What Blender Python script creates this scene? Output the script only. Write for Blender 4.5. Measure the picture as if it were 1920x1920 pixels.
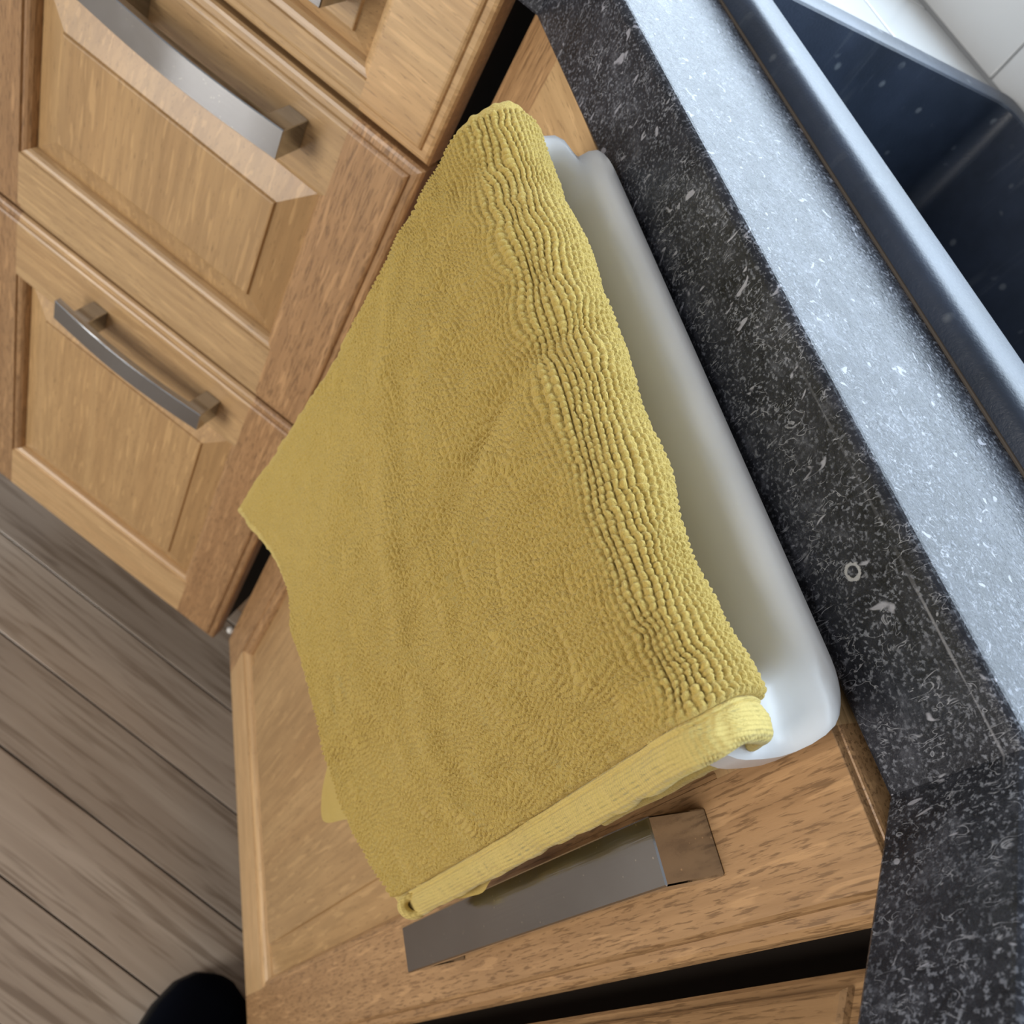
import bpy, bmesh, math, random
import numpy as np
from mathutils import Matrix, Vector

for o in list(bpy.data.objects):
    bpy.data.objects.remove(o, do_unlink=True)
SC = bpy.context.scene
COL = SC.collection
R2 = math.sqrt(0.5)

# ------------------------------------------------------------------ camera
right = Vector((0.246233, 0.858962, 0.448947))
down = Vector((0.851878, 0.029114, -0.522931))
fwd = Vector((-0.462248, 0.511211, -0.724562))
cam_d = bpy.data.cameras.new('camera')
cam = bpy.data.objects.new('camera', cam_d)
COL.objects.link(cam)
m3 = Matrix((right, -down, -fwd)).transposed()
cam.matrix_world = Matrix.Translation((0.380826, -0.200024, 1.018714)) @ m3.to_4x4()
cam_d.sensor_fit = 'HORIZONTAL'
cam_d.sensor_width = 36.0
cam_d.lens = 1554.716 / 1920 * 36
cam_d.clip_start = 0.005
cam_d.dof.use_dof = True
cam_d.dof.focus_distance = 0.235
cam_d.dof.aperture_fstop = 24
SC.camera = cam

# ------------------------------------------------------------------ light
w = bpy.data.worlds.new('world')
SC.world = w
w.use_nodes = True
bg = w.node_tree.nodes['Background']
bg.inputs['Color'].default_value = (0.96, 0.97, 1.0, 1)
bg.inputs['Strength'].default_value = 0.36


def area(name, loc, target, sx, sy, power, color):
    l = bpy.data.lights.new(name, 'AREA')
    l.shape = 'RECTANGLE'
    l.size, l.size_y = sx, sy
    l.energy = power
    l.color = color
    o = bpy.data.objects.new(name, l)
    COL.objects.link(o)
    o.location = loc
    o.rotation_euler = (Vector(target) - Vector(loc)).to_track_quat('-Z', 'Y').to_euler()
    return o


# daylight outside the window over the sink
area('window_daylight', (0.05, 0.52, 1.66), (0.05, 0.0, 1.66), 1.9, 1.32, 68.0, (0.70, 0.85, 1.0))
# daylight of the glazed door on the far side of the room
area('garden_door_daylight', (0.72, -2.6, 1.0), (0.0, -0.1, 0.75), 0.9, 1.8, 50.0, (1.0, 0.96, 0.91))

SC.view_settings.view_transform = 'Standard'
SC.view_settings.look = 'None'
SC.view_settings.exposure = 0.0
SC.view_settings.gamma = 1.0
SC.view_settings.use_curve_mapping = False


# ------------------------------------------------------------------ helpers
def tag(o, label=None, cat=None, group=None, kind=None):
    if label: o['label'] = label
    if cat: o['category'] = cat
    if group: o['group'] = group
    if kind: o['kind'] = kind
    return o


def link(name, me, mat=None, parent=None):
    o = bpy.data.objects.new(name, me)
    COL.objects.link(o)
    if mat is not None and me is not None and not me.materials:
        me.materials.append(mat)
    if parent is not None:
        o.parent = parent
    return o


def empty(name, loc=(0, 0, 0), rz=0.0):
    o = bpy.data.objects.new(name, None)
    COL.objects.link(o)
    o.empty_display_size = 0.05
    o.location = loc
    o.rotation_euler = (0, 0, rz)
    return o


def mesh(name, verts, faces, smooth=False):
    me = bpy.data.meshes.new(name)
    me.from_pydata([tuple(v) for v in verts], [], faces)
    if smooth:
        me.polygons.foreach_set('use_smooth', [True] * len(me.polygons))
    me.update()
    return me


def box_mesh(name, x0, x1, y0, y1, z0, z1, bev=0.0, seg=2):
    bm = bmesh.new()
    vs = [bm.verts.new((x, y, z)) for x in (x0, x1) for y in (y0, y1) for z in (z0, z1)]
    for f in ((0, 1, 3, 2), (4, 6, 7, 5), (0, 4, 5, 1), (2, 3, 7, 6), (0, 2, 6, 4), (1, 5, 7, 3)):
        bm.faces.new([vs[i] for i in f])
    bmesh.ops.recalc_face_normals(bm, faces=bm.faces)
    if bev > 0:
        bmesh.ops.bevel(bm, geom=list(bm.edges), offset=bev, segments=seg, profile=0.5, affect='EDGES')
    me = bpy.data.meshes.new(name)
    bm.to_mesh(me)
    bm.free()
    return me


def grid_mesh(name, P, close_v=False, smooth=True):
    n, m = P.shape[:2]
    me = bpy.data.meshes.new(name)
    idx = np.arange(n * m).reshape(n, m)
    if close_v:
        nx = np.roll(idx, -1, 1)
        q = np.stack([idx[:-1], nx[:-1], nx[1:], idx[1:]], -1).reshape(-1, 4)
    else:
        q = np.stack([idx[:-1, :-1], idx[:-1, 1:], idx[1:, 1:], idx[1:, :-1]], -1).reshape(-1, 4)
    nf = len(q)
    me.vertices.add(n * m)
    me.vertices.foreach_set('co', P.reshape(-1).astype(np.float32))
    me.loops.add(nf * 4)
    me.loops.foreach_set('vertex_index', q.reshape(-1).astype(np.int32))
    me.polygons.add(nf)
    me.polygons.foreach_set('loop_start', (np.arange(nf) * 4).astype(np.int32))
    me.polygons.foreach_set('loop_total', np.full(nf, 4, np.int32))
    me.polygons.foreach_set('use_smooth', np.full(nf, smooth, bool))
    me.update(calc_edges=True)
    me.validate()
    return me


# ------------------------------------------------------------------ materials
class NT:
    def __init__(self, name):
        self.m = bpy.data.materials.new(name)
        self.m.use_nodes = True
        self.t = self.m.node_tree
        self.b = self.t.nodes['Principled BSDF']
        self.out = self.t.nodes['Material Output']

    def n(self, typ, **kw):
        x = self.t.nodes.new(typ)
        for k, v in kw.items():
            setattr(x, k, v)
        return x

    def l(self, a, b):
        self.t.links.new(a, b)

    def set(self, **kw):
        for k, v in kw.items():
            k = k.replace('_', ' ')
            i = self.b.inputs[k]
            if hasattr(v, 'is_linked') or isinstance(v, bpy.types.NodeSocket):
                self.l(v, i)
            else:
                i.default_value = v
        return self

    def coord(self, scale=(1, 1, 1), rot=(0, 0, 0), rand=0.0, which='Object'):
        tc = self.n('ShaderNodeTexCoord')
        src = tc.outputs[which]
        if rand:
            oi = self.n('ShaderNodeObjectInfo')
            mu = self.n('ShaderNodeMath', operation='MULTIPLY')
            mu.inputs[1].default_value = rand
            self.l(oi.outputs['Random'], mu.inputs[0])
            ad = self.n('ShaderNodeVectorMath', operation='ADD')
            cb = self.n('ShaderNodeCombineXYZ')
            for i in range(3):
                self.l(mu.outputs[0], cb.inputs[i])
            self.l(src, ad.inputs[0])
            self.l(cb.outputs[0], ad.inputs[1])
            src = ad.outputs[0]
        mp = self.n('ShaderNodeMapping')
        mp.inputs['Scale'].default_value = scale
        mp.inputs['Rotation'].default_value = rot
        self.l(src, mp.inputs['Vector'])
        return mp.outputs[0]

    def noise(self, vec, scale, detail=3, rough=0.5, dist=0.0, out='Fac'):
        x = self.n('ShaderNodeTexNoise')
        x.inputs['Scale'].default_value = scale
        x.inputs['Detail'].default_value = detail
        x.inputs['Roughness'].default_value = rough
        x.inputs['Distortion'].default_value = dist
        self.l(vec, x.inputs['Vector'])
        return x.outputs[out]

    def ramp(self, fac, stops, interp='LINEAR'):
        x = self.n('ShaderNodeValToRGB')
        x.color_ramp.interpolation = interp
        e = x.color_ramp.elements
        while len(e) < len(stops):
            e.new(0.5)
        for i, (p, c) in enumerate(stops):
            e[i].position = p
            e[i].color = (c, c, c, 1) if isinstance(c, (int, float)) else (*c, 1)
        self.l(fac, x.inputs[0])
        return x.outputs[0]

    def mix(self, fac, a, b, mode='MIX'):
        x = self.n('ShaderNodeMix', data_type='RGBA', blend_type=mode)
        for i, v in ((0, fac), (6, a), (7, b)):
            if isinstance(v, bpy.types.NodeSocket):
                self.l(v, x.inputs[i])
            else:
                x.inputs[i].default_value = v if i == 0 else (*v, 1)
        return x.outputs[2]

    def math(self, op, a, b=None, clamp=False):
        x = self.n('ShaderNodeMath', operation=op, use_clamp=clamp)
        for i, v in ((0, a), (1, b)):
            if v is None: continue
            if isinstance(v, bpy.types.NodeSocket):
                self.l(v, x.inputs[i])
            else:
                x.inputs[i].default_value = v
        return x.outputs[0]

    def bump(self, h, dist=0.001, strength=1.0, normal=None):
        x = self.n('ShaderNodeBump')
        x.inputs['Distance'].default_value = dist
        x.inputs['Strength'].default_value = strength
        self.l(h, x.inputs['Height'])
        if normal is not None:
            self.l(normal, x.inputs['Normal'])
        self.l(x.outputs[0], self.b.inputs['Normal'])
        return x.outputs[0]


def wood(name, axis, light, dark, fleck=0.35, rough=0.38, pore=0.36):
    """lacquered oak, grain running along local axis 'x' or 'z'"""
    t = NT(name)
    st = (0.055, 1, 1) if axis == 'x' else (1, 1, 0.055)
    st2 = (0.085, 1, 1) if axis == 'x' else (1, 1, 0.085)
    rot = (0, 0.09, 0) if axis == 'x' else (0, -0.09, 0)
    v = t.coord(st, rand=7.3)
    v2 = t.coord(st2, rand=3.1)
    v3 = t.coord(st2, rot=rot, rand=5.7)
    broad = t.noise(v, 22, 4, 0.6, 0.6)
    c = t.ramp(broad, [(0.28, dark), (0.72, light)])
    st4 = (0.012, 1, 1) if axis == 'x' else (1, 1, 0.012)
    stave = t.noise(t.coord(st4, rand=11.0), 16, 1, 0.4)
    c = t.mix(t.ramp(stave, [(0.42, 0.0), (0.47, 0.28)]), c, tuple(x * 0.72 for x in light))
    lines = t.noise(v, 210, 3, 0.6, 0.2)
    c = t.mix(t.ramp(lines, [(0.40, 0.34), (0.58, 0.0)]), c, tuple(x * 0.62 for x in dark))
    pores = t.noise(v2, 1050, 3, 0.6, 0.25)
    pf = t.ramp(pores, [(pore, 0.7), (pore + 0.09, 0.0)])
    c = t.mix(pf, c, tuple(x * 0.45 for x in dark))
    ray = t.noise(v3, 330, 1, 0.4, 0.4)
    rf = t.ramp(ray, [(0.62, 0.0), (0.67, fleck)])
    c = t.mix(rf, c, tuple(min(1, x * 1.25) for x in light))
    oi = t.n('ShaderNodeObjectInfo')
    var = t.math('ADD', t.math('MULTIPLY', oi.outputs['Random'], 0.22), 0.89)
    hs = t.n('ShaderNodeHueSaturation')
    t.l(var, hs.inputs['Value'])
    t.l(c, hs.inputs['Color'])
    t.set(Base_Color=hs.outputs[0], Roughness=rough)
    t.b.inputs['Coat Weight'].default_value = 0.25
    t.b.inputs['Coat Roughness'].default_value = 0.22
    hgt = t.mix(0.5, pores, lines)
    t.bump(hgt, 0.0005, 0.35)
    return t.m


OAK_L = (0.51, 0.305, 0.145)
OAK_D = (0.36, 0.192, 0.082)
M = {}
M['oak_v'] = wood('oak vertical grain', 'z', OAK_L, OAK_D, fleck=0.45, pore=0.385)
M['oak_h'] = wood('oak horizontal grain', 'x', (0.64, 0.43, 0.215), (0.50, 0.30, 0.135), pore=0.31)
M['oak_panel'] = wood('oak panel', 'z', (0.56, 0.36, 0.165), (0.43, 0.25, 0.105), fleck=0.4, pore=0.30)


def plain(name, col, rough=0.5, metal=0.0, **kw):
    t = NT(name)
    t.set(Base_Color=(*col, 1), Roughness=rough, Metallic=metal)
    v = t.coord((1, 1, 1))
    nz = t.noise(v, 60, 3)
    c = t.mix(nz, tuple(x * 0.9 for x in col), tuple(min(1, x * 1.08) for x in col))
    t.set(Base_Color=c)
    for k, x in kw.items():
        t.b.inputs[k.replace('_', ' ')].default_value = x
    return t.m


M['carcass'] = plain('gap shade carcass board', (0.035, 0.022, 0.013), 0.7)  # near-black colour carries the shade in the gaps around the fronts
M['plinth'] = plain('plinth board', (0.16, 0.10, 0.055), 0.6)
M['grout'] = plain('grey grout', (0.33, 0.34, 0.35), 0.9)
M['wall'] = plain('painted wall', (0.75, 0.75, 0.74), 0.8)
M['upvc'] = plain('white window plastic', (0.82, 0.83, 0.84), 0.3)
M['sealant'] = plain('brown sealant bead', (0.10, 0.078, 0.058), 0.6)
M['bumper'] = plain('white bumper', (0.75, 0.75, 0.72), 0.4)


def metal_mat():
    t = NT('brushed steel')
    v = t.coord((1, 1, 1), rand=3)
    v1 = t.coord((0.03, 1, 1), rand=3)
    sm = t.noise(v, 45, 4, 0.6)
    br = t.noise(v1, 900, 2)
    r = t.ramp(sm, [(0.3, 0.10), (0.75, 0.22)])
    vor = t.n('ShaderNodeTexVoronoi')
    vor.inputs['Scale'].default_value = 420
    t.l(v, vor.inputs['Vector'])
    sp = t.ramp(vor.outputs['Distance'], [(0.10, 1.0), (0.16, 0.0)])
    gate = t.ramp(t.noise(v, 160, 1), [(0.56, 0.0), (0.60, 1.0)])
    sp = t.math('MULTIPLY', sp, gate)
    c = t.mix(sp, (0.45, 0.47, 0.50), (0.80, 0.79, 0.76))
    t.set(Base_Color=c, Roughness=r)
    t.b.inputs['Metallic'].default_value = 1.0
    t.bump(br, 0.0002, 0.12)
    return t.m


M['steel'] = metal_mat()


def laminate(name, scale=1.0):
    t = NT(name)
    v = t.coord()
    vs = t.coord((1, 1, 0.5), rot=(0.5, 0.4, 0.3))
    # cloudy mottling
    cl = t.noise(v, 60, 9, 0.80, 0.3)
    base = t.ramp(cl, [(0.34, (0.008, 0.009, 0.012)), (0.54, (0.030, 0.032, 0.040)), (0.72, (0.115, 0.12, 0.14))])
    # fine pale grains, clustered
    g = t.noise(v, 800, 2, 0.6)
    gate = t.ramp(t.noise(v, 42, 3, 0.6), [(0.34, 0.35), (0.60, 1.0)])
    gf = t.math('MULTIPLY', t.ramp(g, [(0.54, 0.0), (0.66, 0.9)]), gate)
    c = t.mix(gf, base, (0.20, 0.21, 0.24))
    # worm-like pale flecks
    wv = t.noise(vs, 210, 2, 0.5, 1.6)
    band = t.math('ABSOLUTE', t.math('SUBTRACT', wv, 0.5))
    wf = t.math('MULTIPLY', t.ramp(band, [(0.004, 0.9), (0.016, 0.0)]),
                t.ramp(t.noise(v, 150, 2), [(0.50, 0.0), (0.58, 1.0)]))
    c = t.mix(wf, c, (0.27, 0.275, 0.30))
    # larger chips
    ch = t.noise(vs, 260, 1, 0.4, 0.8)
    cf = t.ramp(ch, [(0.70, 0.0), (0.74, 0.8)])
    c = t.mix(cf, c, (0.36, 0.36, 0.40))
    # worn ring mark on the front edge
    tc = t.n('ShaderNodeTexCoord')
    d = t.n('ShaderNodeVectorMath', operation='DISTANCE')
    t.l(tc.outputs['Object'], d.inputs[0])
    d.inputs[1].default_value = (0.3147, -0.0092, 0.8913)
    wob = t.math('MULTIPLY', t.math('SUBTRACT', t.noise(v, 900, 2), 0.5), 0.0012)
    dd = t.math('ABSOLUTE', t.math('SUBTRACT', t.math('ADD', d.outputs['Value'], wob), 0.0021))
    rg = t.ramp(t.math('MULTIPLY', dd, 1000), [(0.30, 1.0), (0.62, 0.0)])
    c = t.mix(rg, c, (0.36, 0.36, 0.37))
    # rubbed arris: pale wear along the top front edge
    sx = t.n('ShaderNodeSeparateXYZ')
    t.l(tc.outputs['Object'], sx.inputs[0])
    ez = t.math('ABSOLUTE', t.math('SUBTRACT', sx.outputs['Z'], 0.9052))
    ez = t.math('ADD', ez, t.math('MULTIPLY', t.math('SUBTRACT', t.noise(v, 60, 3), 0.5), 0.0016))
    ef = t.math('MULTIPLY', t.ramp(t.math('MULTIPLY', ez, 1000), [(0.10, 0.7), (0.42, 0.0)]),
                t.math('MULTIPLY', t.ramp(t.noise(v, 22, 3), [(0.44, 0.0), (0.60, 1.0)]), t.math('MULTIPLY', t.ramp(sx.outputs['X'], [(0.24, 0.0), (0.30, 1.0)]), t.ramp(t.math('ADD', sx.outputs['Y'], 0.5), [(0.488, 0.0), (0.4905, 1.0)]))))
    c = t.mix(ef, c, (0.30, 0.30, 0.32))
    bf = t.mix(0.5, g, cl)
    t.set(Base_Color=c, Roughness=0.30)
    rr = t.math('ADD', t.math('MULTIPLY', g, 0.30), 0.14)
    t.set(Roughness=rr)
    t.b.inputs['Specular IOR Level'].default_value = 0.24
    t.bump(t.mix(0.5, g, t.noise(v, 380, 3, 0.7, 0.8)), 0.0006, 0.55)
    return t.m


M['laminate'] = laminate('dark stone laminate')


def sink_mat():
    t = NT('black composite')
    v = t.coord()
    g = t.noise(v, 900, 2, 0.6)
    cl = t.noise(v, 26, 4, 0.6)
    c = t.ramp(cl, [(0.3, (0.014, 0.022, 0.038)), (0.75, (0.034, 0.048, 0.080))])
    vor = t.n('ShaderNodeTexVoronoi')
    vor.inputs['Scale'].default_value = 75
    t.l(v, vor.inputs['Vector'])
    sp = t.math('MULTIPLY', t.ramp(vor.outputs['Distance'], [(0.10, 0.7), (0.2, 0.0)]),
                t.ramp(t.noise(v, 60, 1), [(0.5, 0.0), (0.58, 1.0)]))
    c = t.mix(sp, c, (0.16, 0.18, 0.20))
    # dried drip running down the bowl side
    st = t.coord((1, 1, 0.10))
    dr = t.ramp(t.noise(st, 70, 3, 0.6), [(0.60, 0.0), (0.74, 0.35)])
    c = t.mix(dr, c, (0.16, 0.18, 0.20))
    t.set(Base_Color=c, Roughness=t.math('ADD', t.math('MULTIPLY', g, 0.15), 0.34))
    t.b.inputs['Specular IOR Level'].default_value = 0.55
    t.bump(g, 0.0003, 0.4)
    return t.m


M['sink'] = sink_mat()


def tile_mat():
    t = NT('white glazed tile')
    v = t.coord(rand=4)
    c = t.mix(t.noise(v, 12, 2), (0.60, 0.61, 0.61), (0.66, 0.665, 0.66))
    t.set(Base_Color=c, Roughness=0.18)
    t.bump(t.noise(v, 14, 2), 0.001, 0.12)
    return t.m


M['tile'] = tile_mat()


def plastic():
    t = NT('white moulded plastic')
    v = t.coord()
    c = t.mix(t.noise(v, 30, 3), (0.84, 0.85, 0.86), (0.88, 0.885, 0.89))
    t.set(Base_Color=c, Roughness=0.28)
    t.b.inputs['Subsurface Weight'].default_value = 0.15
    t.b.inputs['Subsurface Radius'].default_value = (0.01, 0.01, 0.01)
    t.bump(t.noise(v, 500, 1), 0.0001, 0.2)
    return t.m


M['plastic'] = plastic()


def terry(name, a, b, pile=True):
    t = NT(name)
    v = t.coord()
    c = t.mix(t.noise(v, 38, 4, 0.6), a, b)
    fine = t.noise(v, 1500, 3, 0.7)
    c = t.mix(t.ramp(fine, [(0.35, 0.35), (0.6, 0.0)]), c, tuple(x * 0.72 for x in a))
    t.set(Base_Color=c, Roughness=0.95)
    t.b.inputs['Specular IOR Level'].default_value = 0.12
    t.b.inputs['Sheen Weight'].default_value = 0.35
    t.b.inputs['Sheen Roughness'].default_value = 0.6
    t.b.inputs['Sheen Tint'].default_value = (1.0, 0.9, 0.55, 1)
    if pile:
        t.bump(t.noise(v, 1300, 3, 0.7), 0.0012, 0.8)
    else:
        w1 = t.n('ShaderNodeTexWave', wave_type='BANDS', bands_direction='Z')
        w1.inputs['Scale'].default_value = 260
        w1.inputs['Distortion'].default_value = 1.2
        t.l(v, w1.inputs['Vector'])
        w2 = t.n('ShaderNodeTexWave', wave_type='BANDS', bands_direction='X')
        w2.inputs['Scale'].default_value = 300
        w2.inputs['Distortion'].default_value = 1.2
        t.l(v, w2.inputs['Vector'])
        t.bump(t.mix(0.5, w1.outputs['Fac'], w2.outputs['Fac']), 0.0006, 0.6)
    return t.m


M['terry'] = terry('yellow terry', (0.55, 0.385, 0.088), (0.62, 0.45, 0.13))
M['hem'] = terry('yellow woven hem', (0.58, 0.44, 0.13), (0.64, 0.50, 0.18), pile=False)
M['terry_back'] = terry('pale yellow towel underside', (0.50, 0.38, 0.12), (0.56, 0.43, 0.16))


def floor_mat():
    t = NT('grey brown wood floor')
    v = t.coord((0.05, 1, 1), rand=9.0)
    v2 = t.coord((0.35, 1, 1), rand=6.0)
    b = t.noise(v, 26, 4, 0.6, 0.4)
    c = t.ramp(b, [(0.25, (0.34, 0.27, 0.21)), (0.5, (0.45, 0.37, 0.295)), (0.78, (0.60, 0.515, 0.425))])
    ln = t.noise(v, 130, 3, 0.6, 0.3)
    c = t.mix(t.ramp(ln, [(0.36, 0.65), (0.50, 0.0)]), c, (0.20, 0.145, 0.10))
    kn = t.noise(v2, 24, 2, 0.5)
    c = t.mix(t.ramp(kn, [(0.71, 0.0), (0.78, 0.8)]), c, (0.085, 0.055, 0.035))
    oi = t.n('ShaderNodeObjectInfo')
    hs = t.n('ShaderNodeHueSaturation')
    t.l(t.math('ADD', t.math('MULTIPLY', oi.outputs['Random'], 0.30), 0.86), hs.inputs['Value'])
    t.l(c, hs.inputs['Color'])
    t.set(Base_Color=hs.outputs[0], Roughness=0.22)
    t.bump(ln, 0.0003, 0.15)
    return t.m


M['floor'] = floor_mat()
M['subfloor'] = plain('dark floor seam', (0.05, 0.038, 0.03), 0.9)
M['shoe'] = plain('black navy cloth', (0.003, 0.004, 0.008), 1.0, Specular_IOR_Level=0.05)
M['sole'] = plain('black rubber', (0.006, 0.006, 0.007), 0.6)


def glass_mat():
    t = NT('window glass')
    tr = t.n('ShaderNodeBsdfTransparent')
    gl = t.n('ShaderNodeBsdfGlossy')
    gl.inputs['Roughness'].default_value = 0.02
    mx = t.n('ShaderNodeMixShader')
    mx.inputs[0].default_value = 0.06
    t.l(tr.outputs[0], mx.inputs[1])
    t.l(gl.outputs[0], mx.inputs[2])
    t.l(mx.outputs[0], t.out.inputs['Surface'])
    return t.m


M['glass'] = glass_mat()

# ------------------------------------------------------------------ floor (planks run along the drawer fronts)
floor = link('floor', box_mesh('floor', -2.6, 3.0, -3.2, 1.2, -0.03, -0.004), M['subfloor'])
tag(floor, 'grey brown wood plank floor in front of the cabinets', None, None, 'structure')
rnd = random.Random(5)
PW = 0.0905
plank_me = box_mesh('plank', -1.2, 1.2, -PW / 2 + 0.0010, PW / 2 - 0.0010, -0.004, 0.0, 0.0005, 1)
plank_me.materials.append(M['floor'])
rows = range(-18, 22)
for k in rows:
    p = 0.002 + PW * (k + 0.5)
    off = (0.25, 0.62, -0.1, 0.45, -0.35)[k % 5]
    for j in range(-1, 2):
        q = off + j * 2.4
        # along (1,1)/sqrt2, across (1,-1)/sqrt2
        x = (q + p) * R2
        y = (q - p) * R2
        if y > 1.2 or y < -3.0 or x < -2.4 or x > 2.8:
            continue
        o = link('plank', plank_me, None, floor)
        o.location = (x, y, 0)
        o.rotation_euler = (0, 0, math.radians(45))

# ------------------------------------------------------------------ back wall, tiles, window
wall = empty('wall_back')
WY = 0.328
bmw = []
SILL = 0.992
wall_me = box_mesh('wall_back', -1.6, 1.8, WY, WY + 0.14, 0.0, SILL)
bpy.data.objects.remove(wall)
wall = link('wall_back', wall_me, M['wall'])
tag(wall, 'white tiled wall under the window behind the sink', None, None, 'structure')
for (a, b, z0, z1) in ((-1.6, -0.95, SILL, 2.6), (1.05, 1.8, SILL, 2.6), (-0.95, 1.05, 2.35, 2.6)):
    link('wall_segment', box_mesh('wall_segment', a, b, WY, WY + 0.14, z0, z1), M['wall'], wall)
link('grout_bed', box_mesh('grout_bed', -0.95, 1.05, 0.3218, WY + 0.001, 0.9, 0.985), M['grout'], wall)
TS = 0.1
tile_me = box_mesh('tile', 0.0009, TS - 0.0009, -0.008, 0.0, 0.0009, 0.0655, 0.0012, 2)
tile_me.materials.append(M['tile'])
for k in range(-9, 10):
    o = link('tile', tile_me, None, wall)
    o.location = (-0.0205 + k * TS, WY, 0.9165)
win = link('window_1', box_mesh('window_1', -1.0, 1.1, 0.31, WY + 0.15, 0.9835, SILL + 0.004, 0.004, 2), M['upvc'])
tag(win, 'white framed window above the sink', None, None, 'structure')
fy0, fy1 = 0.37, 0.43
for (a, b, z0, z1) in ((-0.95, -0.90, SILL, 2.35), (1.0, 1.05, SILL, 2.35), (-0.95, 1.05, 2.31, 2.35),
                       (-0.95, 1.05, SILL, 1.018), (0.45, 0.49, 1.018, 2.31)):
    link('window_frame', box_mesh('window_frame', a, b, fy0, fy1, z0, z1, 0.004, 2), M['upvc'], win)
for (a, b) in ((-0.9, 0.45), (0.49, 1.0)):
    link('pane', box_mesh('pane', a, b, 0.398, 0.402, 1.018, 2.31), M['glass'], win)

# tiled ledge left of the sink
ledge = link('trim_1', box_mesh('trim_1', -0.62, -0.001, 0.021, 0.3215, 0.86, 0.9135), M['grout'])
tag(ledge, 'white tiled ledge beside the end of the black sink', None, None, 'structure')
lt_me = box_mesh('tile', -TS + 0.0009, -0.0009, 0.0009, TS - 0.0009, -0.006, 0.0, 0.0012, 2)
lt_me.materials.append(M['tile'])
for i in range(6):
    for j in range(3):
        o = link('tile', lt_me, None, ledge)
        o.location = (-0.001 - i * TS, 0.0215 + j * TS, 0.9155)

# ------------------------------------------------------------------ worktop
BXR = 0.3686
BXL = 0.026
FY = -0.009
LR = 0.58
LL = 0.335


def worktop():
    pts = [(BXL, FY), (BXR, FY), (BXR + LR * R2, FY - LR * R2), (BXR + LR * R2 + 0.38, FY - LR * R2 + 0.38),
           (0.95, 0.32), (0.375, 0.32), (0.375, 0.0632), (0.0, 0.0632), (0.0, 0.0205), (-0.44, 0.0205),
           (BXL - LL * R2 - 0.22, FY - LL * R2 + 0.22), (BXL - LL * R2, FY - LL * R2)]
    bm = bmesh.new()
    top = [bm.verts.new((x, y, 0.911)) for x, y in pts]
    bot = [bm.verts.new((x, y, 0.872)) for x, y in pts]
    bm.faces.new(top)
    bm.faces.new(bot[::-1])
    n = len(pts)
    for i in range(n):
        j = (i + 1) % n
        bm.faces.new((top[i], bot[i], bot[j], top[j]))
    bmesh.ops.recalc_face_normals(bm, faces=bm.faces)
    ed = []
    for (i, j) in ((0, 1), (1, 2), (11, 0)):
        for e in bm.edges:
            if set(e.verts) == {top[i], top[j]}:
                ed.append(e)
    bmesh.ops.bevel(bm, geom=ed, offset=0.0030, segments=5, profile=0.5, affect='EDGES')
    ed = []
    for e in bm.edges:
        a, b = e.verts
        if abs(a.co.z - 0.872) < 1e-5 and abs(b.co.z - 0.872) < 1e-5 and e.calc_length() > 0.25 and min(a.co.y, b.co.y) < 0 and max(a.co.y, b.co.y) < 0.001:
            ed.append(e)
    bmesh.ops.bevel(bm, geom=ed, offset=0.0012, segments=2, profile=0.5, affect='EDGES')
    me = bpy.data.meshes.new('worktop')
    bm.to_mesh(me)
    bm.free()
    me.polygons.foreach_set('use_smooth', [False] * len(me.polygons))
    return me


wt = link('worktop', worktop(), M['laminate'])
tag(wt, 'black speckled stone-effect kitchen worktop with a worn front edge', 'worktop')


# ------------------------------------------------------------------ sink
def rrect(x0, x1, y0, y1, r, n=6):
    out = []
    for cx, cy, a0 in ((x1 - r, y1 - r, 0), (x0 + r, y1 - r, 90), (x0 + r, y0 + r, 180), (x1 - r, y0 + r, 270)):
        for k in range(n + 1):
            a = math.radians(a0 + 90 * k / n)
            out.append((cx + r * math.cos(a), cy + r * math.sin(a)))
    return out


def loft(name, loops, cap0=False, cap1=False, smooth=True):
    n = len(loops[0])
    verts = [v for lp in loops for v in lp]
    faces = []
    for i in range(len(loops) - 1):
        for k in range(n):
            k2 = (k + 1) % n
            faces.append((i * n + k, i * n + k2, (i + 1) * n + k2, (i + 1) * n + k))
    if cap0: faces.append(tuple(range(n))[::-1])
    if cap1: faces.append(tuple((len(loops) - 1) * n + k for k in range(n)))
    me = mesh(name, verts, faces, smooth)
    if smooth:
        me.set_sharp_from_angle(angle=math.radians(38))
    return me


sink = empty('kitchen_sink', (0.19, 0.19, 0.80))
tag(sink, 'black composite kitchen sink with a raised flat rim', 'sink')
SX0, SX1, SY0, SY1 = 0.0, 0.374, 0.0638, 0.319


def sloop(ins, z, r, insl=None):
    il = ins if insl is None else insl
    return [(x - 0.19, y - 0.19, z - 0.80) for x, y in rrect(SX0 + il, SX1 - ins, SY0 + ins, SY1 - ins, r)]


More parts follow.
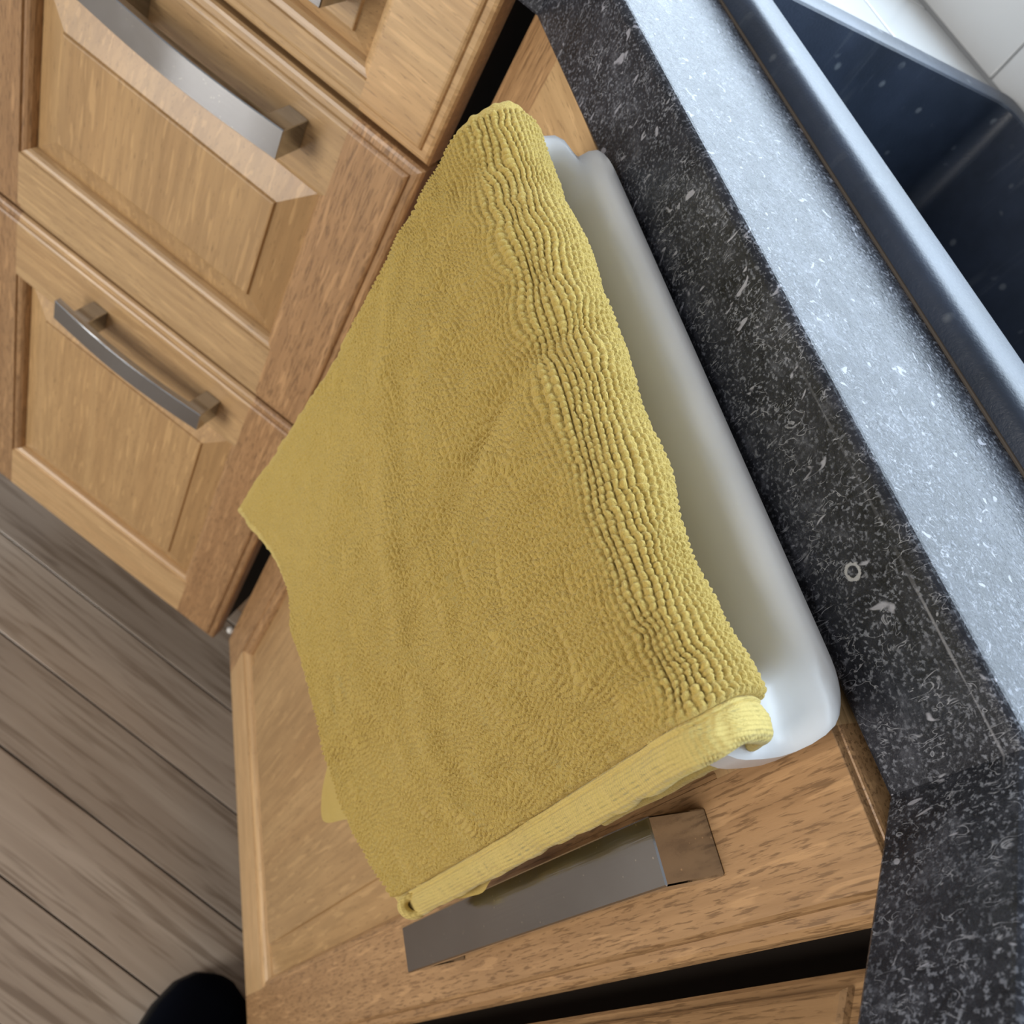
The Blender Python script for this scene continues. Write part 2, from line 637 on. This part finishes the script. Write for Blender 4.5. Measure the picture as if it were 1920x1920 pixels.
rim = [sloop(0.0, 0.9085, 0.006), sloop(0.0002, 0.9155, 0.006), sloop(0.0012, 0.9185, 0.006), sloop(0.0035, 0.9205, 0.006),
       sloop(0.006, 0.9212, 0.006), sloop(0.0215, 0.9212, 0.010, 0.020), sloop(0.0228, 0.9208, 0.010, 0.0213), sloop(0.0235, 0.9195, 0.010, 0.022)]
link('rim', loft('rim', rim), M['sink'], sink)
bowl = [sloop(0.0235, 0.9196, 0.010, 0.022), sloop(0.0245, 0.90, 0.012, 0.0225), sloop(0.027, 0.832, 0.014, 0.024), sloop(0.031, 0.818, 0.018, 0.028), sloop(0.042, 0.813, 0.02, 0.04)]
link('bowl', loft('bowl', bowl, cap1=True), M['sink'], sink)
link('drain', loft('drain', [[(0.045 * math.cos(a) + 0.02, 0.045 * math.sin(a), z) for a in [2 * math.pi * k / 32 for k in range(32)]] for z in (0.0131, 0.0155)]
                   + [[(0.030 * math.cos(a) + 0.02, 0.030 * math.sin(a), 0.0135) for a in [2 * math.pi * k / 32 for k in range(32)]]], cap1=True), M['steel'], sink)
link('sealant_bead', box_mesh('sealant_bead', 0.0 - 0.19, 0.374 - 0.19, 0.0630 - 0.19, 0.0645 - 0.19, 0.1105, 0.1120, 0.0005, 2), M['sealant'], sink)


# ------------------------------------------------------------------ framed oak fronts
def build_faces(name, quads, mat, parent, thick):
    verts, faces, key = [], [], {}

    def vid(p):
        k = (round(p[0], 6), round(p[1], 6), round(p[2], 6))
        if k not in key:
            key[k] = len(verts)
            verts.append(k)
        return key[k]
    for q, want in quads:
        ids = []
        for p in q:
            i = vid(p)
            if not ids or ids[-1] != i:
                ids.append(i)
        if ids[0] == ids[-1]: ids.pop()
        if len(set(ids)) < 3: continue
        a, b, c = (Vector(verts[ids[0]]), Vector(verts[ids[1]]), Vector(verts[ids[2]]))
        nrm = (b - a).cross(c - a)
        if nrm.dot(Vector(want)) < 0:
            ids = ids[::-1]
        faces.append(tuple(ids))
    return link(name, mesh(name, verts, faces), mat, parent)


OUTER = [(0.0, 0.0195), (0.0, 0.0050), (0.0012, 0.0034), (0.0030, 0.0026), (0.0062, 0.0024), (0.0068, 0.0010), (0.0080, 0.0002), (0.0092, 0.0)]
INNER = [(0.0, 0.0), (0.0006, 0.0016), (0.0020, 0.0018), (0.0040, 0.0026), (0.0058, 0.0044), (0.0068, 0.0068), (0.0072, 0.0090)]
PANEL = [(0.0070, 0.0090), (0.0290, 0.0030), (0.0298, 0.0012), (0.0310, 0.0010)]


def front(parent, name, W, H, wl, wr, wb, wt_, T=0.0195, stile_mat='oak_v', rail_mat='oak_h', panel_mat='oak_panel', pin=1.0, ft=1.0):
    """framed front: local x 0..W, z 0..H, outward is -y. returns the panel object that carries stiles and rails"""
    F = (0, -1, 0)
    ox0, ox1, oz0, oz1 = wl, W - wr, wb, H - wt_
    # panel
    qs = []
    rect = lambda a: (ox0 + a, ox1 - a, oz0 + a, oz1 - a)
    for (a, d), (b, e) in zip(PANEL[:-1], PANEL[1:]):
        x0, x1, z0, z1 = rect(a * pin)
        X0, X1, Z0, Z1 = rect(b * pin)
        qs += [([(x0, d, z0), (x0, d, z1), (X0, e, Z1), (X0, e, Z0)], F), ([(x1, d, z0), (x1, d, z1), (X1, e, Z1), (X1, e, Z0)], F),
               ([(x0, d, z0), (x1, d, z0), (X1, e, Z0), (X0, e, Z0)], F), ([(x0, d, z1), (x1, d, z1), (X1, e, Z1), (X0, e, Z1)], F)]
    x0, x1, z0, z1 = rect(PANEL[-1][0] * pin)
    d = PANEL[-1][1]
    qs.append(([(x0, d, z0), (x1, d, z0), (x1, d, z1), (x0, d, z1)], F))
    x0, x1, z0, z1 = rect(-0.004)
    qs.append(([(x0, T - .001, z0), (x1, T - .001, z0), (x1, T - .001, z1), (x0, T - .001, z1)], (0, 1, 0)))
    pan = build_faces(name, qs, M[panel_mat], parent, T)
    il = OUTER[-1][0]
    # stiles
    for side in (0, 1):
        qs = []
        mx = (lambda x: x) if side == 0 else (lambda x: W - x)
        ws = wl if side == 0 else wr
        S = (-1, 0, 0) if side == 0 else (1, 0, 0)
        for (a, d), (b, e) in zip(OUTER[:-1], OUTER[1:]):
            first = abs(a - b) < 1e-9
            qs.append(([(mx(a), d, a), (mx(a), d, H - a * ft), (mx(b), e, H - b * ft), (mx(b), e, b)], S if first else F))
            qs.append(([(mx(a), d, a), (mx(b), e, b), (mx(ws), e, b), (mx(ws), d, a)], (0, 0, -1) if first else F))
            qs.append(([(mx(a), d, H - a * ft), (mx(b), e, H - b * ft), (mx(ws), e, H - b * ft), (mx(ws), d, H - a * ft)], (0, 0, 1) if first else F))
        qs.append(([(mx(il), 0, il), (mx(ws), 0, il), (mx(ws), 0, H - il * ft), (mx(il), 0, H - il * ft)], F))
        for (a, d), (b, e) in zip(INNER[:-1], INNER[1:]):
            qs.append(([(mx(ws + a), d, oz0 + a), (mx(ws + a), d, oz1 - a), (mx(ws + b), e, oz1 - b), (mx(ws + b), e, oz0 + b)], F))
        qs.append(([(mx(0), T, 0), (mx(ws), T, 0), (mx(ws), T, H), (mx(0), T, H)], (0, 1, 0)))
        build_faces('stile', qs, M[stile_mat], pan, T)
    for side in (0, 1):
        qs = []
        mz = (lambda z: z) if side == 0 else (lambda z: H - z)
        wsr = wb if side == 0 else wt_
        S = (0, 0, -1) if side == 0 else (0, 0, 1)
        fz = 1.0 if side == 0 else ft
        for (a, d), (b, e) in zip(OUTER[:-1], OUTER[1:]):
            first = abs(a - b) < 1e-9
            qs.append(([(ox0, d, mz(a * fz)), (ox1, d, mz(a * fz)), (ox1, e, mz(b * fz)), (ox0, e, mz(b * fz))], S if first else F))
        qs.append(([(ox0, 0, mz(il * fz)), (ox1, 0, mz(il * fz)), (ox1, 0, mz(wsr)), (ox0, 0, mz(wsr))], F))
        for (a, d), (b, e) in zip(INNER[:-1], INNER[1:]):
            qs.append(([(ox0 + a, d, mz(wsr + a)), (ox1 - a, d, mz(wsr + a)), (ox1 - b, e, mz(wsr + b)), (ox0 + b, e, mz(wsr + b))], F))
        qs.append(([(ox0, T, mz(0)), (ox1, T, mz(0)), (ox1, T, mz(wsr)), (ox0, T, mz(wsr))], (0, 1, 0)))
        build_faces('rail', qs, M[rail_mat], pan, T)
    return pan


def handle_mesh(L, wd=0.019, proj=0.0225, post=0.014, bow=0.0045, th=0.0055, inset=0.0):
    """bow handle along local x (0..L), centred on z=0, standing off towards -y"""
    n = 56
    bm = bmesh.new()
    outl = []
    for i in range(n + 1):
        x = L * i / n
        outl.append((x, -proj - bow * math.sin(math.pi * i / n)))
    yin = lambda x: -(proj - th) - bow * math.sin(math.pi * (x / L))
    outl.append((L, 0.0))
    outl.append((L - post, 0.0))
    for i in range(n + 1):
        x = (L - post) + (inset + 2 * post - L) * i / n
        outl.append((x, yin(x)))
    outl.append((inset + post, 0.0))
    outl.append((inset, 0.0))
    if inset > 0:
        for i in range(9):
            x = inset * (1 - i / 8)
            outl.append((x, yin(x)))
    top = [bm.verts.new((x, y, wd / 2)) for x, y in outl]
    bot = [bm.verts.new((x, y, -wd / 2)) for x, y in outl]
    bm.faces.new(top)
    bm.faces.new(bot[::-1])
    k = len(outl)
    for i in range(k):
        j = (i + 1) % k
        bm.faces.new((top[i], bot[i], bot[j], top[j]))
    bmesh.ops.recalc_face_normals(bm, faces=bm.faces)
    ed = [e for e in bm.edges if e.calc_face_angle(0) > 0.6]
    bmesh.ops.bevel(bm, geom=ed, offset=0.0005, segments=1, profile=0.5, affect='EDGES')
    me = bpy.data.meshes.new('handle')
    bm.to_mesh(me)
    bm.free()
    for p in me.polygons:
        p.use_smooth = False
    me.materials.append(M['steel'])
    return me


# ---- drawer cabinet on the left
JX, JY = 0.0047, -0.0175
WD = 0.316
dcab = empty('drawer_cabinet', (JX - WD * R2, JY - WD * R2, 0.0), math.radians(45))
tag(dcab, 'oak drawer cabinet with three framed drawers left of the towel', 'cabinet')
# local: x 0..WD to the right, outward -y
link('body', box_mesh('body', 0.017, WD - 0.004, 0.0215, 0.30, 0.15, 0.868), M['carcass'], dcab)
link('side_panel', box_mesh('side_panel', -0.001, 0.017, 0.0215, 0.30, 0.15, 0.868), M['oak_v'], dcab)
link('plinth', box_mesh('plinth', 0.017, WD, 0.125, 0.145, 0.0, 0.15), M['plinth'], dcab)
HM = handle_mesh(0.1385, inset=0.015)
for (z0, z1, wb_, wt_, hz_, rails, pin) in ((0.770, 0.869, 0.019, 0.019, 0.8255, True, 0.55), (0.524, 0.7665, 0.0525, 0.0525, 0.7385, False, 1.0), (0.150, 0.5205, 0.067, 0.060, 0.4865, False, 1.0)):
    if rails:
        d = front(dcab, 'drawer', WD, z1 - z0, 0.0475, 0.0475, wb_, wt_, stile_mat='oak_h', rail_mat='oak_h', panel_mat='oak_h', pin=pin)
    else:
        d = front(dcab, 'drawer', WD, z1 - z0, 0.0475, 0.0475, wb_, wt_)
    d.location = (0, 0, z0)
    h = link('handle', HM, None, d)
    h.location = (WD - 0.071 - 0.1385, 0.0, hz_ - z0)

# ---- diagonal sink cabinet with the door ajar
DA = 0.0431
scab = empty('sink_cabinet', (0, 0, 0))
tag(scab, 'oak corner sink cabinet whose framed door stands slightly ajar', 'cabinet')
link('body', box_mesh('body', 0.004, 0.394, 0.024, 0.30, 0.15, 0.80), M['carcass'], scab)
link('plinth', box_mesh('plinth', 0.0, 0.42, 0.075, 0.095, 0.0, 0.15), M['plinth'], scab)
link('gap_blocker', box_mesh('gap_blocker', 0.394, 0.43, 0.03, 0.06, 0.0, 0.868), M['carcass'], scab)  # added black panel, stops the bright background showing through the door gap
bp = bmesh.new()
bmesh.ops.create_uvsphere(bp, u_segments=16, v_segments=10, radius=0.0042)
me = bpy.data.meshes.new('bumper')
bp.to_mesh(me)
bp.free()
bo = link('bumper', me, M['bumper'], scab)
bo.location = (0.0005, 0.0005, 0.1665)
DW = 0.396
DH = 0.72
door = front(scab, 'door', DW, DH, 0.047, 0.047, 0.068, 0.0485, ft=0.15)
door.location = (0, 0, 0.15)
door.rotation_euler = (0, 0, -DA)
HL = 0.2055
hm2 = handle_mesh(HL, wd=0.0195, bow=0.0018, post=0.016)
h = link('handle', hm2, None, door)
h.location = (0.365, 0.0, 0.812 - 0.15)
h.rotation_euler = (0, math.radians(90), 0)

# ---- right-hand cabinet, turned 45 degrees
rx0, ry0 = 0.3978, -0.0335
rcab = empty('base_cabinet', (rx0, ry0, 0.0), math.radians(-45))
tag(rcab, 'oak base cabinet under the near end of the worktop', 'cabinet')
link('body', box_mesh('body', 0.004, 0.496, 0.0215, 0.40, 0.15, 0.868), M['carcass'], rcab)
link('plinth', box_mesh('plinth', 0.0, 0.5, 0.055, 0.075, 0.0, 0.15), M['plinth'], rcab)
rd = front(rcab, 'door', 0.498, 0.72, 0.075, 0.047, 0.068, 0.0485)
rd.location = (0.001, 0, 0.15)
h = link('handle', hm2, None, rd)
h.location = (0.46, 0.0, 0.80 - 0.15)
h.rotation_euler = (0, math.radians(90), 0)

# ------------------------------------------------------------------ white caddy hung on the door
CR = 0.016
caddy = empty('hanging_caddy', (0, -0.0068, 0.0025), -CR)
tag(caddy, 'slim white plastic caddy hung on the oak door under the towel', 'caddy')


def cz(u, wv):
    # rim height: back flange highest, a dip at the ends, front rim
    t = max(0.0, min(1.0, (wv - 0.010) / 0.016))
    t = t * t * (3 - 2 * t)
    ends = min(1.0, max(0.0, 1 - min(u - 0.115, 0.355 - u) / 0.02))
    return 0.8765 - 0.0035 * t - 0.0055 * t * ends * (1 - max(0, min(1, (wv - 0.03) / 0.02)))


def cloop(ins, dz, rr, zabs=None):
    out = []
    for u, wv in rrect(0.1155 + ins, 0.3545 - ins, 0.0025 + ins, 0.0595 - ins, max(0.003, rr - ins * 0.8), 8):
        z = zabs if zabs is not None else cz(u, wv) + dz
        out.append((u, -wv, z))
    return out


def dense(lp, n=160):
    a = np.array(lp + [lp[0]])
    s = np.r_[0, np.cumsum(np.linalg.norm(np.diff(a[:, :2], axis=0), axis=1))]
    t = np.linspace(0, s[-1], n, endpoint=False)
    return [tuple(np.interp(x, s, a[:, k]) for k in range(3)) for x in t]


def notch(u, y):
    g = math.exp(-((-y - 0.0120) / 0.0046) ** 2) * max(0.0, 1 - (u - 0.1155) / 0.03)
    return g


def recz(lp, dz):
    return [(u + 0.005 * notch(u, y), y, cz(u, -y) + dz - 0.009 * notch(u, y)) for u, y, _ in lp]


def CL(ins, dz, zabs=None):
    lp = dense(cloop(ins, 0, 0.021, 0))
    g = max(0.0, (ins - 0.0045) / 0.0135)
    lp = [(u - 0.010 * min(1.0, g * 2) * max(0.0, (u - 0.25) / 0.105) ** 2, y, z) for u, y, z in lp]
    if zabs is None:
        return recz(lp, dz)
    return [(u, y, zabs) for u, y, _ in lp]


body = [CL(0.010, 0, 0.765), CL(0.008, 0, 0.768), CL(0.0030, -0.0105), CL(0.0012, -0.0095), CL(0.0, -0.0085), CL(0.0, -0.0012),
        CL(0.0014, -0.0002), CL(0.0045, 0.0), CL(0.0075, -0.0008), CL(0.0100, -0.0028), CL(0.0122, -0.0065), CL(0.0142, -0.014), CL(0.0162, -0.032), CL(0.018, 0, 0.772)]
link('bin_body', loft('bin_body', body, cap0=True, cap1=True), M['plastic'], caddy)
for u in (0.16, 0.31):
    link('clip', box_mesh('clip', u - 0.012, u + 0.012, -0.0028, 0.0066, 0.82, 0.862, 0.0004, 1), M['plastic'], caddy)


# ------------------------------------------------------------------ yellow towel
def vnoise(x, y, seed=0):
    xi = np.floor(x).astype(np.int64)
    yi = np.floor(y).astype(np.int64)
    fx = x - xi
    fy = y - yi
    fx = fx * fx * fx * (fx * (fx * 6 - 15) + 10)
    fy = fy * fy * fy * (fy * (fy * 6 - 15) + 10)

    def hsh(a, b):
        h = (a * 374761393 + b * 668265263 + seed * 974711) & 0xffffffff
        h = ((h ^ (h >> 13)) * 1274126177) & 0xffffffff
        return ((h ^ (h >> 16)) & 0xffff) / 65535.0
    v00, v10, v01, v11 = hsh(xi, yi), hsh(xi + 1, yi), hsh(xi, yi + 1), hsh(xi + 1, yi + 1)
    return (v00 * (1 - fx) + v10 * fx) * (1 - fy) + (v01 * (1 - fx) + v11 * fx) * fy


YT = [-0.0460, -0.0485, -0.0515, -0.0540, -0.0500]
XC = [0.1290, 0.190, 0.250, 0.305, 0.3500]
ctrl = []
ctrl.append([(x, y + 0.007, 0.800) for x, y in zip(XC, YT)])
ctrl.append([(x, y + 0.0045, 0.858) for x, y in zip(XC, YT)])
ctrl.append([(x, y, 0.8800) for x, y in zip(XC, YT)])
ctrl.append([(x, y - 0.0110, 0.8860) for x, y in zip(XC, YT)])
ctrl.append([(x + dx, y - 0.0215, 0.8815) for x, y, dx in zip(XC, YT, (0.002, 0, 0, 0, 0.003))])
ctrl.append([(0.134, -0.0755, 0.868), (0.190, -0.0785, 0.868), (0.250, -0.080, 0.868), (0.306, -0.080, 0.868), (0.3535, -0.0735, 0.869)])
ctrl.append([(0.1377, -0.079, 0.826), (0.190, -0.083, 0.815), (0.251, -0.084, 0.812), (0.306, -0.080, 0.812), (0.3535, -0.067, 0.822)])
ctrl.append([(0.1390, -0.0862, 0.7400), (0.190, -0.086, 0.735), (0.252, -0.084, 0.735), (0.306, -0.074, 0.735), (0.3535, -0.0600, 0.752)])
ctrl.append([(0.1169, -0.0900, 0.5955), (0.1871, -0.085, 0.648), (0.2504, -0.080, 0.657), (0.3020, -0.068, 0.636), (0.3540, -0.0555, 0.6600)])
CT = np.array(ctrl)


def cat(P, t, axis):
    P = np.moveaxis(P, axis, 0)
    n = P.shape[0]
    ext = np.concatenate([[2 * P[0] - P[1]], P, [2 * P[-1] - P[-2]]])
    t = np.clip(t, 0, n - 1 - 1e-9)
    i = np.floor(t).astype(int)
    f = (t - i).reshape((-1,) + (1,) * (P.ndim - 1))
    p0, p1, p2, p3 = ext[i], ext[i + 1], ext[i + 2], ext[i + 3]
    r = 0.5 * ((2 * p1) + (-p0 + p2) * f + (2 * p0 - 5 * p1 + 4 * p2 - p3) * f ** 2 + (-p0 + 3 * p1 - 3 * p2 + p3) * f ** 3)
    return np.moveaxis(r, 0, axis)


def surf(av, tv):
    """dense base surface; av in 0..1 across, tv = row parameter"""
    r = cat(CT, av * 4.0, 1)
    return cat(r, tv, 0)


_tt = np.linspace(0, 8, 3000)
_mid = surf(np.array([0.5]), _tt)[:, 0]
_s = np.r_[0, np.cumsum(np.linalg.norm(np.diff(_mid, axis=0), axis=1))]
SLEN = _s[-1]
AW = 0.228


def s2t(s):
    return np.interp(s, _s, _tt)


def normals(P):
    du = np.gradient(P, axis=1)
    dv = np.gradient(P, axis=0)
    n = np.cross(dv, du)
    n /= np.linalg.norm(n, axis=2, keepdims=True) + 1e-12
    return n


def wrinkle(U, V):
    h = 0.0030 * (vnoise(U / 34 + 3, V / 52, 11) - 0.5) + 0.0018 * (vnoise((U + V * .5) / 17, (V - U * .4) / 26, 12) - 0.5)
    h += 0.0010 * (vnoise(U / 8, V / 11, 13) - 0.5)
    # pressed fold running down from the crest
    k = (U - (96 + 0.30 * (V - 90)))
    h -= 0.0028 * np.exp(-(k / 7.0) ** 2) * np.clip((V - 82) / 14, 0, 1) * np.clip((190 - V) / 60, 0, 1)
    k2 = (U - (38 + 0.22 * (V - 120)))
    h += 0.0022 * np.exp(-(k2 / 12.0) ** 2) * np.clip((V - 130) / 40, 0, 1)
    k3 = (V - (205 + 0.35 * (U - 100)))
    h += 0.0018 * np.exp(-(k3 / 9.0) ** 2)
    return h


# orientation: outward normal must face the camera side (-y on the hanging part)
def towel_grid(a, s):
    P = surf(a, s2t(s))
    N = normals(P)
    if N[int(len(s) * 0.75), len(a) // 2, 1] > 0:
        N = -N
    U, V = np.meshgrid(a * AW * 1000, s * 1000)
    P = P + N * wrinkle(U, V)[..., None]
    N2 = normals(P)
    if N2[int(len(s) * 0.75), len(a) // 2, 1] > 0:
        N2 = -N2
    return P, N2, U, V


def pile(U, V):
    far = np.clip((V - 150) / 90, 0, 1) * np.clip((130 - U) / 80, 0, 1)
    wu = (vnoise(U / 11, V / 11, 1) - 0.5)
    wv = (vnoise(U / 13 + 7, V / 9, 2) - 0.5)
    w3 = (vnoise(U / 4.2, V / 4.2, 3) - 0.5)
    crest = np.exp(-((V - 92) / 22.0) ** 2)
    amp = 5.0 * (1 - crest) + 1.6 * crest
    ph = (V + amp * wv + 1.1 * w3) / 2.0
    Uw = U + amp * 0.7 * wu
    row = np.floor(ph)
    rh = np.sin(row * 12.9898) * 43758.5453
    rh = rh - np.floor(rh)
    fr = ph - row
    rib = np.sqrt(np.clip(1 - (2 * fr - 1) ** 2, 0, 1))
    bl = Uw / 2.3 + rh + 0.5 * (vnoise(U / 2.5, V / 2.5, 4) - .5)
    fb = bl - np.floor(bl)
    bead = np.sqrt(np.clip(1 - (2 * fb - 1) ** 2, 0, 1))
    loops = rib * (0.28 + 0.72 * bead)
    fuzz = vnoise(U / 0.9, V / 0.9, 5) * 0.5 + vnoise(U / 1.9, V / 1.7, 6) * 0.5
    return (0.0019 + 0.0013 * (1 - crest)) * (1 - 0.5 * far) * loops + 0.0010 * (0.35 + 0.65 * far) * fuzz


towel = empty('yellow_towel', (0.24, -0.075, 0.62))
tag(towel, 'mustard yellow terry towel draped over the white caddy', 'towel')
TO = np.array([0.24, -0.075, 0.62])
HB = 0.0092 / AW     # woven hem width on the near side
LB = 0.0035 / AW
BB = 0.0085
av = np.linspace(LB, 1 - HB, 585)
sv = np.linspace(0.0, SLEN - BB * 0.4, 840)
P, N, U, V = towel_grid(av, sv)
edge = np.clip((av[-1] - av) * AW / 0.0016, 0, 1) ** 0.5
edge = edge * np.clip((av - av[0]) * AW / 0.0016, 0, 1) ** 0.5
edb = np.clip((sv[-1] - sv) / 0.0016, 0, 1) ** 0.5
hh = (0.0006 + pile(U, V)) * edge[None, :] * edb[:, None]
link('pile', grid_mesh('pile', P + N * hh[..., None] - TO), M['terry'], towel)


# hems: strips that roll round the cloth edge
def roll_strip(P, N, T, rad, nseg=8, back=0.0045):
    """P edge points (n,3), N outward normal, T direction across the edge pointing out of the cloth"""
    cols = []
    for k in range(nseg + 1):
        a = math.pi * k / nseg
        cols.append(P + T * (np.sin(a) * rad)[..., None] + N * ((np.cos(a) - 1) * rad)[..., None])
    cols.append(cols[-1] - T * back)
    return cols


def right_hem():
    a = np.linspace(1 - HB, 1.0, 26)
    s = np.linspace(0.0, SLEN - 0.002, 620)
    P, N, U, V = towel_grid(a, s)
    uu = (a - a[0]) * AW * 1000
    prof = 0.0007 * np.clip(uu / 0.7, 0, 1) - 0.0009 * np.exp(-((uu - 1.6) / 0.35) ** 2) + 0.0006 * np.sin(np.clip((uu - 2) / 7, 0, 1) * math.pi)
    knit = 0.00022 * np.sin(V * 2 * math.pi / 1.0) * np.sin(U * 2 * math.pi / 0.95) + 0.0006 * (vnoise(U / 3, V / 4, 21) - 0.5)
    P = P + N * (prof[None, :] + knit)[..., None]
    T = P[:, -1] - P[:, -4]
    T /= np.linalg.norm(T, axis=1, keepdims=True)
    cols = [P[:, i] for i in range(P.shape[1])]
    cols += roll_strip(P[:, -1], N[:, -1], T, 0.0022 + 0.0004 * vnoise(s * 1000 / 9, s * 0, 22), back=0.012)[1:]
    return np.stack(cols, 1)


link('hem', grid_mesh('hem', right_hem() - TO), M['hem'], towel)


def left_hem():
    a = np.linspace(LB, 0.0, 10)
    s = np.linspace(0.0, SLEN - 0.002, 500)
    P, N, U, V = towel_grid(a, s)
    P = P + N * (0.0006 * vnoise(U / 2, V / 2, 23))[..., None]
    T = P[:, -1] - P[:, -4]
    T /= np.linalg.norm(T, axis=1, keepdims=True)
    cols = [P[:, i] for i in range(P.shape[1])]
    cols += roll_strip(P[:, -1], N[:, -1], T, 0.0020 + 0 * s)[1:]
    return np.stack(cols, 1)


link('hem', grid_mesh('hem', left_hem() - TO), M['terry'], towel)


def bottom_hem():
    a = np.linspace(0.0, 1.0, 620)
    s = np.linspace(SLEN - BB * 0.45, SLEN, 16)
    P, N, U, V = towel_grid(a, s)
    sc = 0.5 + 0.5 * np.sin(a * AW * 1000 * 2 * math.pi / 7.6 + 1.5 * vnoise(a * 30, a * 0, 24))
    sc = sc * np.clip((0.75 - a) / 0.1, 0.25, 1)
    tt = np.linspace(0, 1, 16)[:, None]
    P = P + N * (0.0011 * sc[None, :] * np.sin(tt * math.pi) + 0.0004 * vnoise(U / 1.5, V / 1.5, 25))[..., None]
    T = P[-1] - P[-4]
    T /= np.linalg.norm(T, axis=1, keepdims=True)
    rows_ = [P[i] for i in range(16)]
    rows_ += roll_strip(P[-1], N[-1], T, 0.0017 + 0.0026 * sc)[1:]
    return np.stack(rows_, 0)


link('hem', grid_mesh('hem', bottom_hem() - TO), M['hem'], towel)


# under layer of the folded towel
def under():
    a = np.linspace(0.03, 1.0, 160)
    s = np.linspace(0.20 * SLEN, SLEN, 220)
    P, N, U, V = towel_grid(a, s)
    t = np.clip((s - 0.30 * SLEN) / (0.70 * SLEN), 0, 1)
    P = P - N * (0.0042 + 0.0008 * vnoise(U / 6, V / 6, 31))[..., None]
    # drooping corner behind the front layer and its hem showing at the near side
    corner = np.exp(-((a - 0.685) / 0.07) ** 2)
    lift = t ** 4
    P[..., 2] -= (0.090 * corner[None, :] - 0.006) * lift[:, None]
    P[..., 1] += 0.014 * corner[None, :] * lift[:, None]
    near = np.clip((a - 0.9) / 0.1, 0, 1) ** 2
    band = np.exp(-((t - 0.80) / 0.09) ** 2)
    P[..., 0] += 0.0035 * near[None, :] * band[:, None]
    P[..., 1] += 0.004 * near[None, :] * band[:, None]
    return P


link('under_layer', grid_mesh('under_layer', under() - TO), M['terry'], towel)


# rolled end of the hem at the lowest near corner
def curl():
    cen = np.array([0.3515, -0.0580, 0.6738])
    ax = np.array([0.381, -0.200, 1.019]) - cen
    ax /= np.linalg.norm(ax)
    e1 = np.array([1.0, 0.0, 0.0]); e1 -= e1 @ ax * ax; e1 /= np.linalg.norm(e1)
    e2 = np.cross(ax, e1)
    n = 48
    th = np.linspace(0, 2 * math.pi, n, endpoint=False)
    rad = 0.0037 * (1 + 0.10 * np.sin(2 * th + 0.6))
    c, s_ = np.cos(th), np.sin(th)
    rows_ = []
    for j in range(14):
        an = 2 * math.pi * j / 14
        rr = rad + 0.0020 * math.cos(an)
        rows_.append(cen + e1 * (rr * c * 0.9)[:, None] + e2 * (rr * s_ * 1.15)[:, None] + ax * (0.0030 * math.sin(an) + 0.0008 * np.sin(th))[:, None])
    rows_.append(rows_[0])
    return np.stack(rows_, 0)


link('hem_curl', grid_mesh('hem_curl', curl() - TO, close_v=True), M['hem'], towel)


# ------------------------------------------------------------------ dark shoe by the cabinet
def shoe():
    ax = Vector((-0.76, 0.65, 0)).normalized()
    root = empty('shoe', (0.43, -0.095, 0.0), math.atan2(ax.y, ax.x))
    tag(root, 'black shoe on the floor by the foot of the oak door', 'shoe')
    # local +x points to the toe tip at x=0.138
    secs = [(-0.135, 0.020, 0.060), (-0.128, 0.030, 0.085), (-0.10, 0.036, 0.096), (-0.05, 0.036, 0.092), (0.0, 0.040, 0.090),
            (0.05, 0.046, 0.080), (0.09, 0.046, 0.068), (0.115, 0.040, 0.060), (0.130, 0.028, 0.052), (0.1385, 0.010, 0.040)]
    loops = []
    for (x, hw, ht) in secs:
        lp = []
        for k in range(24):
            a = 2 * math.pi * k / 24
            c, s_ = math.cos(a), math.sin(a)
            lp.append((x, hw * math.copysign(abs(c) ** 0.75, c), 0.018 + (ht - 0.018) * (0.5 + 0.5 * math.copysign(abs(s_) ** 0.8, s_))))
        loops.append(lp)
    link('upper', loft('upper', loops, cap0=True, cap1=True), M['shoe'], root)
    out = []
    for z, g in ((0.0, 0.001), (0.004, 0.003), (0.020, 0.003), (0.024, 0.001)):
        lp = []
        for (x, hw, ht) in secs:
            lp.append((x * (1 + g * 4), hw + g, z))
        for (x, hw, ht) in secs[::-1]:
            lp.append((x * (1 + g * 4), -hw - g, z))
        out.append(lp)
    link('sole', loft('sole', out, cap0=True, cap1=True), M['sole'], root)
    col = []
    for z, sc in ((0.080, 1.0), (0.104, 1.03), (0.106, 0.97), (0.100, 0.90), (0.085, 0.86)):
        lp = []
        for k in range(28):
            a = 2 * math.pi * k / 28
            lp.append((-0.068 + 0.058 * sc * math.cos(a), 0.031 * sc * math.sin(a), z))
        col.append(lp)
    link('collar', loft('collar', col, cap1=True), M['shoe'], root)


shoe()
